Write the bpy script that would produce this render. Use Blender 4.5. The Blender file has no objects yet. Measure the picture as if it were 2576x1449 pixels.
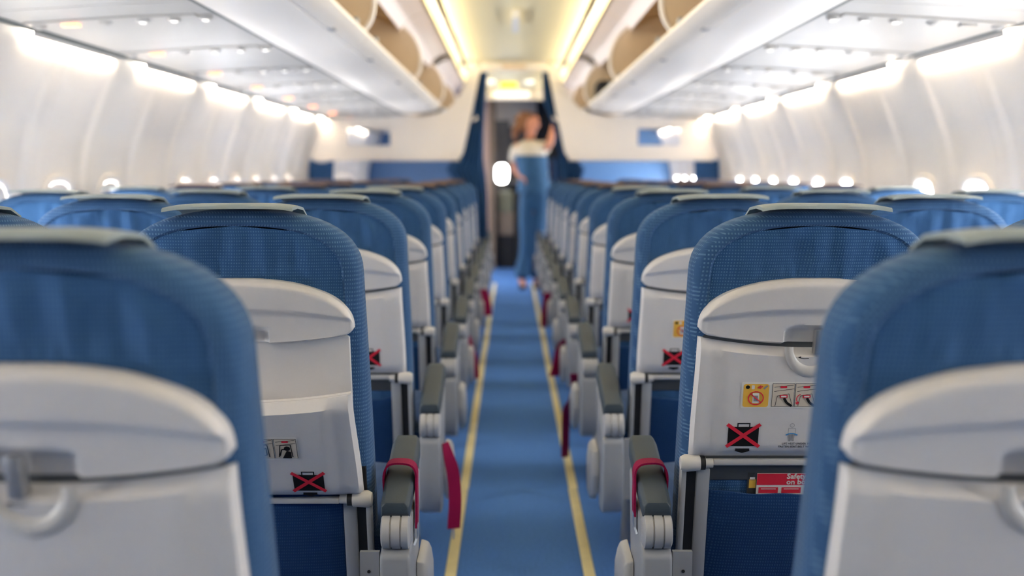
import bpy, bmesh, math, random
from mathutils import Vector, Matrix
random.seed(7)
S = bpy.context.scene
COL = S.collection
pi = math.pi

# ------------------------------------------------------------------ camera
H = 1.15                                   # height of the lens above the cabin floor
cd = bpy.data.cameras.new('camera')
cam = bpy.data.objects.new('camera', cd); COL.objects.link(cam)
cd.sensor_width = 36; cd.lens = 2504/2576*36
cam.location = (-.028, 0, H)
cam.rotation_euler = (pi/2-math.atan(288.5/2504), 0, -3/2504)
cd.clip_start = .02; cd.clip_end = 100
cd.dof.use_dof = True; cd.dof.focus_distance = 1.80; cd.dof.aperture_fstop = 2.0
S.camera = cam
# ------------------------------------------------------------------ light, exposure
W = bpy.data.worlds.new('world'); S.world = W; W.use_nodes = True
W.node_tree.nodes['Background'].inputs[0].default_value = (.86, .94, 1, 1)
W.node_tree.nodes['Background'].inputs[1].default_value = .5
S.cycles.max_bounces = 8; S.cycles.diffuse_bounces = 7
S.view_settings.view_transform = 'Standard'; S.view_settings.look = 'None'
S.view_settings.gamma = 1; S.view_settings.use_curve_mapping = False
S.view_settings.exposure = 3.05
COVE, CEIL, WIN = 11.0, 3.8, 9.2            # side strips, ceiling strips, daylight in the windows

# ------------------------------------------------------------------ materials
def mat(name, col, rough=.6, metal=0, noise=0, nscale=40, bump=0, bscale=200, emit=0, spec=.5, stretch=None):
    m = bpy.data.materials.new(name); m.use_nodes = True
    nt = m.node_tree; b = nt.nodes['Principled BSDF']
    b.inputs['Base Color'].default_value = (*col, 1); b.inputs['Roughness'].default_value = rough
    b.inputs['Metallic'].default_value = metal; b.inputs['Specular IOR Level'].default_value = spec
    tc = nt.nodes.new('ShaderNodeTexCoord'); vec = tc.outputs['Object']
    if stretch:
        mp = nt.nodes.new('ShaderNodeMapping'); mp.inputs['Scale'].default_value = stretch
        nt.links.new(vec, mp.inputs['Vector']); vec = mp.outputs['Vector']
    if noise:
        n = nt.nodes.new('ShaderNodeTexNoise'); n.inputs['Scale'].default_value = nscale; n.inputs['Detail'].default_value = 4
        nt.links.new(vec, n.inputs['Vector'])
        mx = nt.nodes.new('ShaderNodeMix'); mx.data_type = 'RGBA'
        mx.inputs[6].default_value = (*[c*(1-noise) for c in col], 1)
        mx.inputs[7].default_value = (*[min(1, c*(1+noise)) for c in col], 1)
        nt.links.new(n.outputs['Fac'], mx.inputs[0]); nt.links.new(mx.outputs[2], b.inputs['Base Color'])
    if bump:
        n2 = nt.nodes.new('ShaderNodeTexNoise'); n2.inputs['Scale'].default_value = bscale; n2.inputs['Detail'].default_value = 3
        nt.links.new(vec, n2.inputs['Vector'])
        bp = nt.nodes.new('ShaderNodeBump'); bp.inputs['Strength'].default_value = bump; bp.inputs['Distance'].default_value = .003
        nt.links.new(n2.outputs['Fac'], bp.inputs['Height']); nt.links.new(bp.outputs['Normal'], b.inputs['Normal'])
    if emit:
        b.inputs['Emission Color'].default_value = (*col, 1); b.inputs['Emission Strength'].default_value = emit
    return m

def woven(name, dark, light, px, pz, amt, wrinkle=.6, wscale=9):
    """cloth with rows of small light stitches and soft folds that hang down"""
    m = bpy.data.materials.new(name); m.use_nodes = True
    nt = m.node_tree; b = nt.nodes['Principled BSDF']; L = nt.links.new
    b.inputs['Roughness'].default_value = .92; b.inputs['Specular IOR Level'].default_value = .15
    b.inputs['Sheen Weight'].default_value = .08; b.inputs['Sheen Roughness'].default_value = .5
    tc = nt.nodes.new('ShaderNodeTexCoord'); sp = nt.nodes.new('ShaderNodeSeparateXYZ'); L(tc.outputs['Object'], sp.inputs[0])
    def M(op, a, c=None, clamp=False):
        n = nt.nodes.new('ShaderNodeMath'); n.operation = op; n.use_clamp = clamp
        for i, v in enumerate((a, c)):
            if v is None: continue
            if isinstance(v, (int, float)): n.inputs[i].default_value = v
            else: L(v, n.inputs[i])
        return n.outputs[0]
    row = M('FLOOR', M('DIVIDE', sp.outputs[2], pz))
    xs = M('ADD', sp.outputs[0], M('MULTIPLY', sp.outputs[1], .7))
    sx = M('SINE', M('ADD', M('MULTIPLY', xs, 2*pi/px), M('MULTIPLY', row, .25)))
    sz = M('SINE', M('MULTIPLY', sp.outputs[2], 2*pi/pz))
    pat = M('MULTIPLY', M('MULTIPLY', M('ADD', sx, .35), 1.1, True), M('MULTIPLY', M('ADD', sz, .2), 1.2, True), True)
    nz = nt.nodes.new('ShaderNodeTexNoise'); nz.inputs['Scale'].default_value = 70; nz.inputs['Detail'].default_value = 2
    L(tc.outputs['Object'], nz.inputs['Vector'])
    f = M('MULTIPLY', pat, M('MULTIPLY', M('ADD', nz.outputs['Fac'], .25), amt), True)
    mx = nt.nodes.new('ShaderNodeMix'); mx.data_type = 'RGBA'
    mx.inputs[6].default_value = (*dark, 1); mx.inputs[7].default_value = (*light, 1)
    L(f, mx.inputs[0]); L(mx.outputs[2], b.inputs['Base Color'])
    mp = nt.nodes.new('ShaderNodeMapping'); mp.inputs['Scale'].default_value = (1, 1, .16); L(tc.outputs['Object'], mp.inputs['Vector'])
    wn = nt.nodes.new('ShaderNodeTexNoise'); wn.inputs['Scale'].default_value = wscale; wn.inputs['Detail'].default_value = 2
    L(mp.outputs['Vector'], wn.inputs['Vector'])
    b1 = nt.nodes.new('ShaderNodeBump'); b1.inputs['Strength'].default_value = wrinkle; b1.inputs['Distance'].default_value = .03
    L(wn.outputs['Fac'], b1.inputs['Height'])
    b2 = nt.nodes.new('ShaderNodeBump'); b2.inputs['Strength'].default_value = .35; b2.inputs['Distance'].default_value = .0015
    L(pat, b2.inputs['Height']); L(b1.outputs['Normal'], b2.inputs['Normal']); L(b2.outputs['Normal'], b.inputs['Normal'])
    return m

BLUE = woven('blue_seat_fabric', (.031, .098, .235), (.14, .28, .49), .0044, .0056, .55, .9, 13)
BAND = woven('blue_edge_band', (.035, .096, .218), (.15, .27, .44), .0050, .0075, .7, .35, 14)
POCK = woven('dark_blue_pocket_cloth', (.010, .048, .155), (.04, .11, .25), .0046, .0064, .7, .3, 6)
CUSH = woven('blue_cushion_fabric', (.018, .050, .135), (.07, .14, .28), .0050, .0060, .5, .3, 6)
PLAS = mat('grey_seat_plastic', (.69, .67, .665), .42, noise=.02, nscale=300, bump=.05, bscale=900)
LATCH = mat('satin_latch_metal', (.42, .42, .43), .35, .6)
TRIMW = mat('pale_hinge_plastic', (.62, .60, .57), .4)
DARKP = mat('dark_recess_plastic', (.075, .08, .085), .6)
BLACKP = mat('black_gap', (.012, .012, .013), .6)
STRUT = mat('grey_strut_paint', (.36, .37, .385), .4, .1)
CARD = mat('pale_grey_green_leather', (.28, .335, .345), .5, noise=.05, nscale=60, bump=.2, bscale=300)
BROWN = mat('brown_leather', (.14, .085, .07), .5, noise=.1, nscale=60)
PAD = mat('dark_grey_armrest_pad', (.042, .060, .078), .5, noise=.06, nscale=200, bump=.15, bscale=700)
ARMW = mat('light_armrest_plastic', (.45, .45, .455), .42)
ARMG = mat('grey_armrest_plastic', (.32, .335, .36), .45)
RED = mat('dark_red_webbing', (.28, .003, .055), .6, spec=.15, noise=.15, nscale=300, bump=.5, bscale=600)
STEEL = mat('bright_steel', (.62, .62, .63), .28, 1)
WALL = mat('cream_wall_panel', (.77, .72, .66), .5, noise=.015, nscale=5)
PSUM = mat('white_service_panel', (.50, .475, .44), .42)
BINW = mat('white_bin_moulding', (.94, .88, .81), .38)
BINT = mat('tan_bin_lining', (.68, .54, .36), .55, noise=.03, nscale=20)
DOORM = mat('mauve_white_bin_door', (.90, .83, .80), .45)
CEILM = mat('ivory_ceiling_panel', (.86, .77, .50), .5)
DIVM = mat('cream_divider_panel', (.92, .84, .75), .5)
CARP = mat('blue_carpet', (.095, .235, .60), .95, noise=.35, nscale=120, bump=.6, bscale=500, spec=.1)
YEL = mat('pale_yellow_floor_strip', (.80, .69, .36), .5, noise=.12, nscale=25)
CURT = mat('blue_curtain_cloth', (.045, .13, .30), .85, noise=.2, nscale=8, spec=.2)
BULK = mat('blue_bulkhead_laminate', (.07, .17, .36), .45, noise=.08, nscale=3)
SEAM = mat('dark_seam_strip', (.07, .08, .07), .6)
GREYD = mat('dark_grey_galley', (.10, .10, .105), .5, noise=.2, nscale=8)
GALW = mat('pale_galley_panel', (.66, .60, .53), .45)
GALB = mat('brown_galley_trim', (.22, .16, .11), .5)
SKIN = mat('skin', (.74, .33, .21), .5)
HAIR = mat('auburn_hair', (.26, .11, .045), .5, noise=.3, nscale=60)
BLOUSE = mat('cream_blouse', (.72, .66, .55), .8)
UNIF = mat('blue_uniform_cloth', (.03, .115, .25), .8, noise=.15, nscale=12)
BLACKC = mat('black_cloth', (.012, .012, .014), .85)
SHOE = mat('black_shoe_leather', (.015, .013, .013), .35)
WHITE = mat('white_print', (.80, .78, .74), .7, spec=.12)
INK = mat('black_print', (.012, .012, .014), .7, spec=.12)
REDP = mat('red_print', (.72, .03, .06), .7, spec=.12)
YELP = mat('yellow_print', (.86, .50, .08), .7, spec=.12)
BLUEP = mat('blue_print', (.07, .30, .62), .7, spec=.12)
SKINP = mat('beige_print', (.66, .58, .48), .7, spec=.12)
GREYP = mat('grey_print', (.30, .30, .31), .7, spec=.12)
SLEEVE = mat('dark_clear_sleeve', (.05, .05, .05), .15)
def emission(name, col, s):
    m = mat(name, col, .5); b = m.node_tree.nodes['Principled BSDF']
    b.inputs['Emission Color'].default_value = (*col, 1); b.inputs['Emission Strength'].default_value = s
    return m
E_COVE = emission('warm_white_wall_light', (1, .93, .80), COVE)
E_CEIL = emission('warm_yellow_ceiling_light', (1, .88, .60), CEIL)
E_WIN = emission('daylight_in_window', (.95, .97, 1), WIN)
E_WINR = emission('bright_daylight_in_window', (.95, .97, 1), WIN*.5)
E_FILL = emission('added_warm_fill_glow', (1, .93, .84), .5)  # glow of the added panels that lift the open bin doors
E_SIGN = emission('lit_orange_sign', (1, .30, .13), .5)
E_READ = emission('lit_reading_light', (1, .95, .88), .3)
E_EXIT = emission('lit_yellow_sign', (.85, .75, .08), .12)
E_DOOR = emission('daylight_in_door_window', (.95, 1, .97), 7)
E_LAMP = emission('lit_vestibule_lamp', (1, .95, .82), .13)

# ------------------------------------------------------------------ mesh helpers
def link(name, me, parent=None, loc=None):
    o = bpy.data.objects.new(name, me); COL.objects.link(o)
    if parent: o.parent = parent
    if loc: o.location = loc
    return o
class MB:
    def __init__(s): s.v = []; s.f = []; s.mi = []
    def add(s, vs, fs, mi=0):
        o = len(s.v); s.v += [tuple(p) for p in vs]
        for f in fs: s.f.append(tuple(i+o for i in f)); s.mi.append(mi)
        return s
    def box(s, x0, x1, y0, y1, z0, z1, mi=0, fn=None):
        vs = [(x, y, z) for x in (x0, x1) for y in (y0, y1) for z in (z0, z1)]
        if fn: vs = [fn(*p) for p in vs]
        return s.add(vs, [(0, 1, 3, 2), (4, 6, 7, 5), (0, 4, 5, 1), (2, 3, 7, 6), (0, 2, 6, 4), (1, 5, 7, 3)], mi)
    def rings(s, R, mi=0, cap0=True, cap1=True, closed=True):
        n = len(R[0]); vs = [p for r in R for p in r]; fs = []
        for k in range(len(R)-1):
            for i in range(n if closed else n-1):
                j = (i+1) % n; fs.append((k*n+i, k*n+j, (k+1)*n+j, (k+1)*n+i))
        if cap0: fs.append(tuple(range(n-1, -1, -1)))
        if cap1: fs.append(tuple((len(R)-1)*n+i for i in range(n)))
        return s.add(vs, fs, mi)
    def tube(s, pts, r, n=10, mi=0):
        P = [Vector(p) for p in pts]; R = []
        if isinstance(r, (int, float)): r = [r]*len(P)
        up = None
        for i, p in enumerate(P):
            t = (P[min(i+1, len(P)-1)]-P[max(i-1, 0)]).normalized()
            if up is None: up = Vector((0, 0, 1)) if abs(t.z) < .9 else Vector((1, 0, 0))
            a = t.cross(up).normalized(); b = a.cross(t).normalized(); up = b
            R.append([p+a*(r[i]*math.cos(2*pi*k/n))+b*(r[i]*math.sin(2*pi*k/n)) for k in range(n)])
        return s.rings(R, mi)
    def ribbon(s, pts, wv, th=.002, mi=0):
        """flat webbing: path points, width vector(s)"""
        P = [Vector(p) for p in pts]; Wv = [Vector(w) for w in (wv if isinstance(wv[0], (tuple, list)) else [wv]*len(P))]
        R = []
        for i, p in enumerate(P):
            t = (P[min(i+1, len(P)-1)]-P[max(i-1, 0)]).normalized(); n = t.cross(Wv[i]).normalized()*th
            w = Wv[i]/2; R.append([p-w-n, p+w-n, p+w+n, p-w+n])
        return s.rings(R, mi)
    def build(s, name, mats, parent=None, smooth=0, bevel=0, seg=2, loc=None, kind=None):
        me = bpy.data.meshes.new(name); me.from_pydata(s.v, [], s.f)
        for m in (mats if isinstance(mats, (list, tuple)) else [mats]): me.materials.append(m)
        for p, i in zip(me.polygons, s.mi): p.material_index = i
        bm = bmesh.new(); bm.from_mesh(me)
        bmesh.ops.recalc_face_normals(bm, faces=bm.faces)
        if bevel:
            es = [e for e in bm.edges if len(e.link_faces) == 2 and e.calc_face_angle(0) > .5]
            bmesh.ops.bevel(bm, geom=es, offset=bevel, segments=seg, affect='EDGES', profile=.5, clamp_overlap=True)
        bm.to_mesh(me); bm.free()
        if smooth or bevel:
            me.polygons.foreach_set('use_smooth', [True]*len(me.polygons))
            try: me.set_sharp_from_angle(angle=math.radians(smooth or 40))
            except Exception: pass
        o = link(name, me, parent, loc)
        if kind: o['kind'] = kind
        return o
def thing(name, label, cat, loc=(0, 0, 0), group=None):
    o = link(name, None); o.location = loc; o['label'] = label; o['category'] = cat
    if group: o['group'] = group
    return o
def tag(o, label, cat, group=None):
    o['label'] = label; o['category'] = cat
    if group: o['group'] = group
    return o
def copy_tree(o, parent=None):
    c = o.copy(); COL.objects.link(c)
    if parent: c.parent = parent
    for ch in o.children: copy_tree(ch, c)
    return c
def extrude_y(mb, prof, y0, y1, mi=0, closed=True, n=1):
    """profile in x,z pushed along the cabin"""
    R = [[(x, y0+(y1-y0)*k/n, z) for x, z in prof] for k in range(n+1)]
    return mb.rings(R, mi, closed, closed, closed)
def thick(line, t):
    """open x,z line turned into a closed thin profile"""
    out = []
    for i, (x, z) in enumerate(line):
        a = line[max(i-1, 0)]; b = line[min(i+1, len(line)-1)]
        dx, dz = b[0]-a[0], b[1]-a[1]; l = math.hypot(dx, dz) or 1
        out.append((x-dz/l*t, z+dx/l*t))
    return list(line)+out[::-1]
def mir(prof, s): return [(x*s, z) for x, z in prof]
def smooth_line(pts, n=6):
    out = []
    for i in range(len(pts)-1):
        p0, p1, p2, p3 = pts[max(i-1, 0)], pts[i], pts[i+1], pts[min(i+2, len(pts)-1)]
        for k in range(n):
            t = k/n
            out.append(tuple(.5*(2*b+(c-a)*t+(2*a-5*b+4*c-d)*t*t+(3*b-a-3*c+d)*t**3) for a, b, c, d in zip(p0, p1, p2, p3)))
    out.append(tuple(pts[-1])); return out
ss = lambda a, b, x: (lambda t: t*t*(3-2*t))(min(1, max(0, (x-a)/(b-a))))
def text_polys(body, size, align='LEFT', spacing=1.0, bold=.012):
    cu = bpy.data.curves.new('t', 'FONT'); cu.body = body; cu.size = size; cu.align_x = align
    cu.resolution_u = 2; cu.offset = size*bold; cu.space_line = spacing
    o = bpy.data.objects.new('t', cu); COL.objects.link(o)
    dg = bpy.context.evaluated_depsgraph_get(); me = bpy.data.meshes.new_from_object(o.evaluated_get(dg))
    vs = [(v.co.x, v.co.y) for v in me.vertices]; fs = [tuple(p.vertices) for p in me.polygons]
    bpy.data.objects.remove(o); bpy.data.curves.remove(cu); bpy.data.meshes.remove(me)
    return vs, fs

# ------------------------------------------------------------------ large structure
Y0, Y1, YD, YB = -7.2, 14.2, 8.62, 11.35    # rear, nose end, class divider, front bulkhead
YBL = 12.5                                # left bulkhead stands further forward
def zc(z): return H+z
mb = MB(); mb.box(-1.9, 1.9, Y0, Y1, -.05, 0); mb.build('floor', CARP, kind='structure')
# side walls: ribbed panels between light gaps every 1.01 m
GAPS = [4.22+1.012*k for k in range(-11, 8)]
wl = smooth_line([(1.625, .480), (1.642, .41), (1.69, .315), (1.75, .18), (1.787, .06), (1.803, -.08), (1.81, -.22), (1.80, -.42), (1.77, -.65), (1.72, -.90), (1.67, -1.15)], 3)
RIBS = [4.17+.506*k for k in range(-23, 17)]
def rib(y):
    d = min(abs(y-g) for g in RIBS); g = min(abs(y-q) for q in GAPS)
    return .020*(1-ss(.040, .085, d))-.006*(1-ss(0, .006, g))
ys = set()
for g in RIBS:
    for t in (-.253, -.18, -.12, -.085, -.074, -.063, -.052, -.040, -.02, 0, .02, .040, .052, .063, .074, .085, .12, .18): ys.add(round(g+t, 4))
for g in GAPS:
    for t in (-.006, -.003, 0, .003, .006): ys.add(round(g+t, 4))
ys = sorted(y for y in ys if Y0 < y < YBL+.3)
for s, nm in ((-1, 'wall_left'), (1, 'wall_right')):
    R = []
    for y in ys:
        r = []
        for x, z in wl:
            f = 1-.85*ss(.20, .43, z)
            r.append((s*(x-rib(y)*f), y, zc(z)))
        R.append(r)
    m = MB(); m.rings(R, 0, False, False, False)
    R2 = [[(s*(x+.02), y, zc(z)) for x, z in wl] for y in (ys[0], ys[-1])]
    m.rings(R2, 0, False, False, False)
    m.build(nm, WALL, smooth=60, kind='structure')
# upper shell that closes the cabin above the bins
sh = [(-1.86, -1.15), (-1.86, .5), (-1.5, 1.0), (-.9, 1.16), (0, 1.22), (.9, 1.16), (1.5, 1.0), (1.86, .5), (1.86, -1.15)]
m = MB(); extrude_y(m, thick([(x, zc(z)) for x, z in sh], .03), Y0, Y1); m.build('wall_outer', WALL, kind='structure')
# ceiling panels: hang slightly lower along the middle
cl = [(x/10*.41, .945-.020*(1-(x/10)**2)) for x in range(-10, 11)]
YC = 6.95
m = MB(); extrude_y(m, thick([(x, zc(z)) for x, z in cl], .012), Y0, YC-.004)
cl2 = [(x/10*.41, .948-.012*(1-(x/10)**2)) for x in range(-10, 11)]
extrude_y(m, thick([(x, zc(z)) for x, z in cl2], .012), YC+.004, YD); extrude_y(m, thick([(x, zc(z)) for x, z in cl], .012), YD+.03, YB)
m.build('ceiling', CEILM, smooth=30, kind='structure')
# warm light strips along both ceiling edges
for s, nm in ((-1, 'left'), (1, 'right')):
    for y0, y1, where in ((-.9, 2.4, 'above the viewer'), (2.5, YD-.06, 'ahead of the viewer'), (YD+.08, YB-.1, 'beyond the class divider')):
        t = thing('ceiling_cove_light', f'warm yellow light strip along the {nm} edge of the ceiling panel, {where}', 'light', (0, y0, 0), 'ceiling cove lights')
        m = MB(); extrude_y(m, [(s*.452, zc(.842)), (s*.476, zc(.850)), (s*.466, zc(.955)), (s*.444, zc(.955)), (s*.450, zc(.946)), (s*.468, zc(.868)), (s*.454, zc(.848))], 0, y1-y0); m.build('holder', CEILM, t)
        m = MB(); m.add([(s*.4550, 0.02, zc(.8500)), (s*.4550, y1-y0-.02, zc(.8500)), (s*.4665, y1-y0-.02, zc(.866)), (s*.4665, .02, zc(.866))], [(0, 1, 2, 3)]); m.build('diffuser', E_CEIL, t)
        m = MB(); m.add([(s*.4775, .02, zc(.853)), (s*.4775, y1-y0-.02, zc(.853)), (s*.4725, y1-y0-.02, zc(.900)), (s*.4725, .02, zc(.900))], [(0, 1, 2, 3)]); m.build('added_bin_door_glow', E_FILL, t)  # added unseen glowing face, turned outward to brighten the raised bin doors

# wall light strips between the ribs
for s, nm in ((-1, 'left'), (1, 'right')):
    for i, g in enumerate(GAPS[:-1]):
        a, b = g+.145, GAPS[i+1]-.125
        if a < -1.4: continue
        if b > (YBL if s < 0 else YB): continue
        if a < 1.6: lab = f'white wall light strip above the {nm} windows, behind the ones in view'
        else:
            n = ['nearest', 'second', 'third', 'fourth', 'fifth', 'sixth', 'seventh', 'eighth', 'ninth', 'tenth'][max(0, i-GAPS.index(min(GAPS, key=lambda q: abs(q-2.196))))]
            lab = f'bright white wall light strip above the {nm} side wall, {n} along the row'
        t = thing('wall_light', lab, 'light', (0, a, 0), 'wall light strips')
        o = MB(); extrude_y(o, mir([(1.592, zc(.470)), (1.600, zc(.447)), (1.603, zc(.448)), (1.598, zc(.470))], s), 0, b-a); o.build('housing', WALL, t)
        o = MB(); o.add([(s*1.599, 0, zc(.468)), (s*1.599, b-a, zc(.468)), (s*1.606, b-a, zc(.452)), (s*1.606, 0, zc(.452))], [(0, 1, 2, 3)]); o.build('lamp', E_COVE, t)
# shadow-gap seams beside the service panels
for s in (-1, 1):
    m = MB(); extrude_y(m, [(s*.949, zc(.500)), (s*.963, zc(.500)), (s*.963, zc(.52)), (s*.949, zc(.52))], Y0, YD-.1)
    m.build('trim_%d' % (1 if s < 0 else 2), SEAM, kind='structure')
    m = MB(); extrude_y(m, thick(mir([(1.575, zc(.474)), (1.592, zc(.466)), (1.606, zc(.474))], s), .006), Y0, YB)
    m.build('trim_%d' % (3 if s < 0 else 4), SEAM, kind='structure')
    m = MB(); extrude_y(m, [(s*1.590, zc(.472)), (s*1.640, zc(.472)), (s*1.66, zc(.60)), (s*1.57, zc(.60))], Y0, YB)
    m.build('trim_%d' % (5 if s < 0 else 6), WALL, kind='structure')

# ------------------------------------------------------------------ overhead service panels
ORD = ['nearest', 'second', 'third', 'fourth', 'fifth', 'sixth', 'seventh', 'eighth', 'ninth', 'tenth', 'eleventh', 'twelfth', 'thirteenth', 'fourteenth', 'fifteenth']
psu = smooth_line([(.965, .502), (1.08, .497), (1.22, .492), (1.38, .482), (1.50, .474), (1.575, .470)], 4)
def pz(x): 
    for (a, za), (b, zb) in zip(psu, psu[1:]):
        if a <= x <= b: return za+(zb-za)*(x-a)/(b-a)
    return .48
def service_panel(s):
    r = thing('service_panel', '', 'overhead panel')
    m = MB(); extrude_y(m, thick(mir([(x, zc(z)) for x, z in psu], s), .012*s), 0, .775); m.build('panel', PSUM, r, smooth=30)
    st = [(x, zc(pz(x)-.006)) for x in [1.02+.06*i for i in range(10)]]
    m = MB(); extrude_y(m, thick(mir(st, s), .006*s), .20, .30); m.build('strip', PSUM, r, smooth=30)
    for x in (1.00, 1.10, 1.20):
        m = MB(); n = 14; z = zc(pz(x))
        m.rings([[(s*x+q*math.cos(2*pi*k/n), .25+q*math.sin(2*pi*k/n), z-h) for k in range(n)] for q, h in ((.021, -.002), (.021, .012), (.014, .016))])
        l = m.build('reading_light', PSUM, r, smooth=30)
        m = MB(); m.rings([[(s*x+q*math.cos(2*pi*k/n), .25+q*math.sin(2*pi*k/n), z-h) for k in range(n)] for q, h in ((.012, .0155), (.009, .0175))])
        m.build('lens', E_READ, l)
    for x in (1.32, 1.53):
        m = MB(); n = 14; z = zc(pz(x))
        m.rings([[(s*x+q*math.cos(2*pi*k/n), .25+q*math.sin(2*pi*k/n), z-h) for k in range(n)] for q, h in ((.024, -.002), (.022, .010), (.010, .018))])
        m.build('air_vent', PSUM, r, smooth=30)
    m = MB(); x = 1.43; m.box(s*(x-.026), s*(x+.026), .236, .264, zc(pz(x)-.014), zc(pz(x)-.004)); m.build('sign', E_SIGN if s < 0 else PSUM, r)
    return r
for s, nm in ((-1, 'left'), (1, 'right')):
    p0 = service_panel(s)
    for k in range(20):
        y = 3.0+.78*(k-12)
        o = p0 if k == 0 else copy_tree(p0)
        o.location = (0, y, 0)
        if y+.775 < 2.4: o['label'] = f'white overhead service panel on the {nm}, behind the panels in view'
        else: o['label'] = f'white overhead service panel on the {nm} side, {ORD[max(0, k-11)]} along from the viewer'
        o['group'] = 'overhead service panels'

# ------------------------------------------------------------------ overhead bins with open doors
under = smooth_line([(.948, .504), (.87, .494), (.79, .496), (.725, .505), (.690, .512)], 4)
lip = under+[(.688, .517), (.668, .517), (.666, .511), (.645, .520), (.625, .537), (.612, .553), (.612, .566), (.622, .572), (.640, .566)]
tubi = smooth_line([(.640, .566), (.70, .545), (.85, .535), (1.10, .545), (1.28, .575), (1.40, .66), (1.40, .80), (1.28, .95), (1.05, 1.02), (.74, 1.03)], 3)
endp = smooth_line([(.640, .556), (.612, .585), (.590, .625), (.580, .68), (.588, .745), (.615, .815), (.665, .875), (.74, .93)], 4)+[(1.05, 1.0), (1.28, .93), (1.39, .78), (1.38, .66), (1.26, .58), (1.0, .54)]
door = smooth_line([(.438, .925), (.462, .965), (.520, .990), (.590, .985), (.655, .950), (.700, .900), (.715, .872)], 4)
def overhead_bin(s, L):
    r = thing('overhead_bin', '', 'luggage bin')
    m = MB(); extrude_y(m, thick(mir([(x, zc(z)) for x, z in lip], s), .004*s), .004, L-.004); m.build('bin_underside', BINW, r, smooth=25)
    m = MB(); extrude_y(m, thick(mir([(x, zc(z)) for x, z in tubi], s), .008*s), .004, L-.004); m.build('bin_lining', BINT, r, smooth=40)
    m = MB(); q = [(s*x, zc(z)) for x, z in endp]
    m.rings([[(x, y, z) for x, z in q] for y in (L-.035, L-.012)]); e = m.build('end_panel', BINT, r)
    m = MB(); m.tube([(s*x, L-.03, zc(z)) for x, z in endp[:29]], .011, 8); m.build('edge_rim', BINW, e, smooth=60)
    m = MB(); q = thick(mir([(x, zc(z)) for x, z in door], s), -.016*s)
    extrude_y(m, q, .012, L-.02); d = m.build('door', DOORM, r, smooth=30)
    for y in (.02, L-.03):
        m = MB(); m.tube([(s*x, y, zc(z-.004)) for x, z in door], .013, 8)
        m.build('door_rib', BINW, d, smooth=60)
    for y in (.42, L-.55):
        m = MB(); m.box(s*.652, s*.676, y, y+.055, zc(.506), zc(.522)); m.build('latch', LATCH, r, bevel=.002)
    for y in (.25, L-.30):
        m = MB(); m.box(s*.606, s*.622, y, y+.05, zc(.566), zc(.588)); m.build('hinge', STRUT, r, bevel=.003)
    return r
BY = [-2.15+2.1*k for k in range(6)]
for s, nm in ((-1, 'left'), (1, 'right')):
    b0 = overhead_bin(s, 2.1)
    for k, y in enumerate([-6.35, -4.25, -2.15, -.05, 2.05, 4.15, 6.25]):
        o = b0 if k == 0 else copy_tree(b0)
        o.location = (0, y, 0); o['group'] = 'overhead bins'
        o['label'] = (f'white overhead bin with raised door on the {nm}, behind the bins in view' if k < 4 else
                      f'white overhead bin with raised door and tan lining, {nm} side, ' + ['nearest the viewer', 'second from the viewer', 'last before the class divider'][k-4])
    f0 = overhead_bin(s, 1.45)
    for k in range(2):
        o = f0 if k == 0 else copy_tree(f0)
        o.location = (0, YD+.12+1.46*k, 0); o['group'] = 'overhead bins'
        o['label'] = f'white overhead bin with tan lining on the {nm}, ' + ['just beyond the class divider', 'far end beside the front bulkhead'][k]
m = MB(); m.box(.66, .86, 0, .34, 0, .19, fn=None); tag(m.build('bag', BLACKC, bevel=.03, loc=(0, 8.02, zc(.545))), 'black bag inside the open overhead bin right of the doorway', 'bag')
m = MB(); m.box(-.022, .022, 0, .60, -.045, .002); o = m.build('ceiling_lamp', WHITE); o.location = (0, 5.75, zc(.915))
tag(o, 'slim white emergency lamp on the middle of the ceiling panel', 'lamp')

# ------------------------------------------------------------------ windows
wy = [3.917+.506*j for j in range(-8, 15) if j != 2 and abs(3.917+.506*j-YD) > .25]
def wall_x(z):
    for (a, za), (b, zb) in zip(wl, wl[1:]):
        if zb <= z <= za: return a+(b-a)*(z-za)/(zb-za)
    return 1.8
def window(s, n, y, shade):
    def ring(a, b, d, cz=-.205, k=28):
        out = []
        for i in range(k):
            t = 2*pi*i/k; c, q = math.cos(t), math.sin(t)
            yy = a*math.copysign(abs(c)**.62, c); zz = cz+b*math.copysign(abs(q)**.62, q)
            out.append((s*(wall_x(zz)-d), y+yy, zc(zz)))
        return out
    root = link('window_%d' % n, None); root['kind'] = 'structure'; root.location = (0, 0, 0)
    m = MB(); m.rings([ring(.150, .205, -.004), ring(.146, .200, .012), ring(.132, .186, .016), ring(.118, .172, .006), ring(.112, .166, -.002)], 0, False, False)
    m.build('window_bezel', WALL, root, smooth=60)
    m = MB(); m.rings([ring(.113, .167, .0025), ring(.05, .08, .0025), ring(.001, .002, .0025)], 0, False, True); m.build('window_pane', E_WIN if shade else E_WINR, root, smooth=60)
    if shade:
        m = MB(); f = ring(.116, .170, .0045); f = [(x, yy, max(z, zc(-.20))) for x, yy, z in f]; m.add(f, [tuple(range(len(f)))])
        m.build('window_shade', WALL, root)
n = 1
for s in (-1, 1):
    for i, y in enumerate(wy):
        window(s, n, y, s < 0); n += 1

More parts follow.
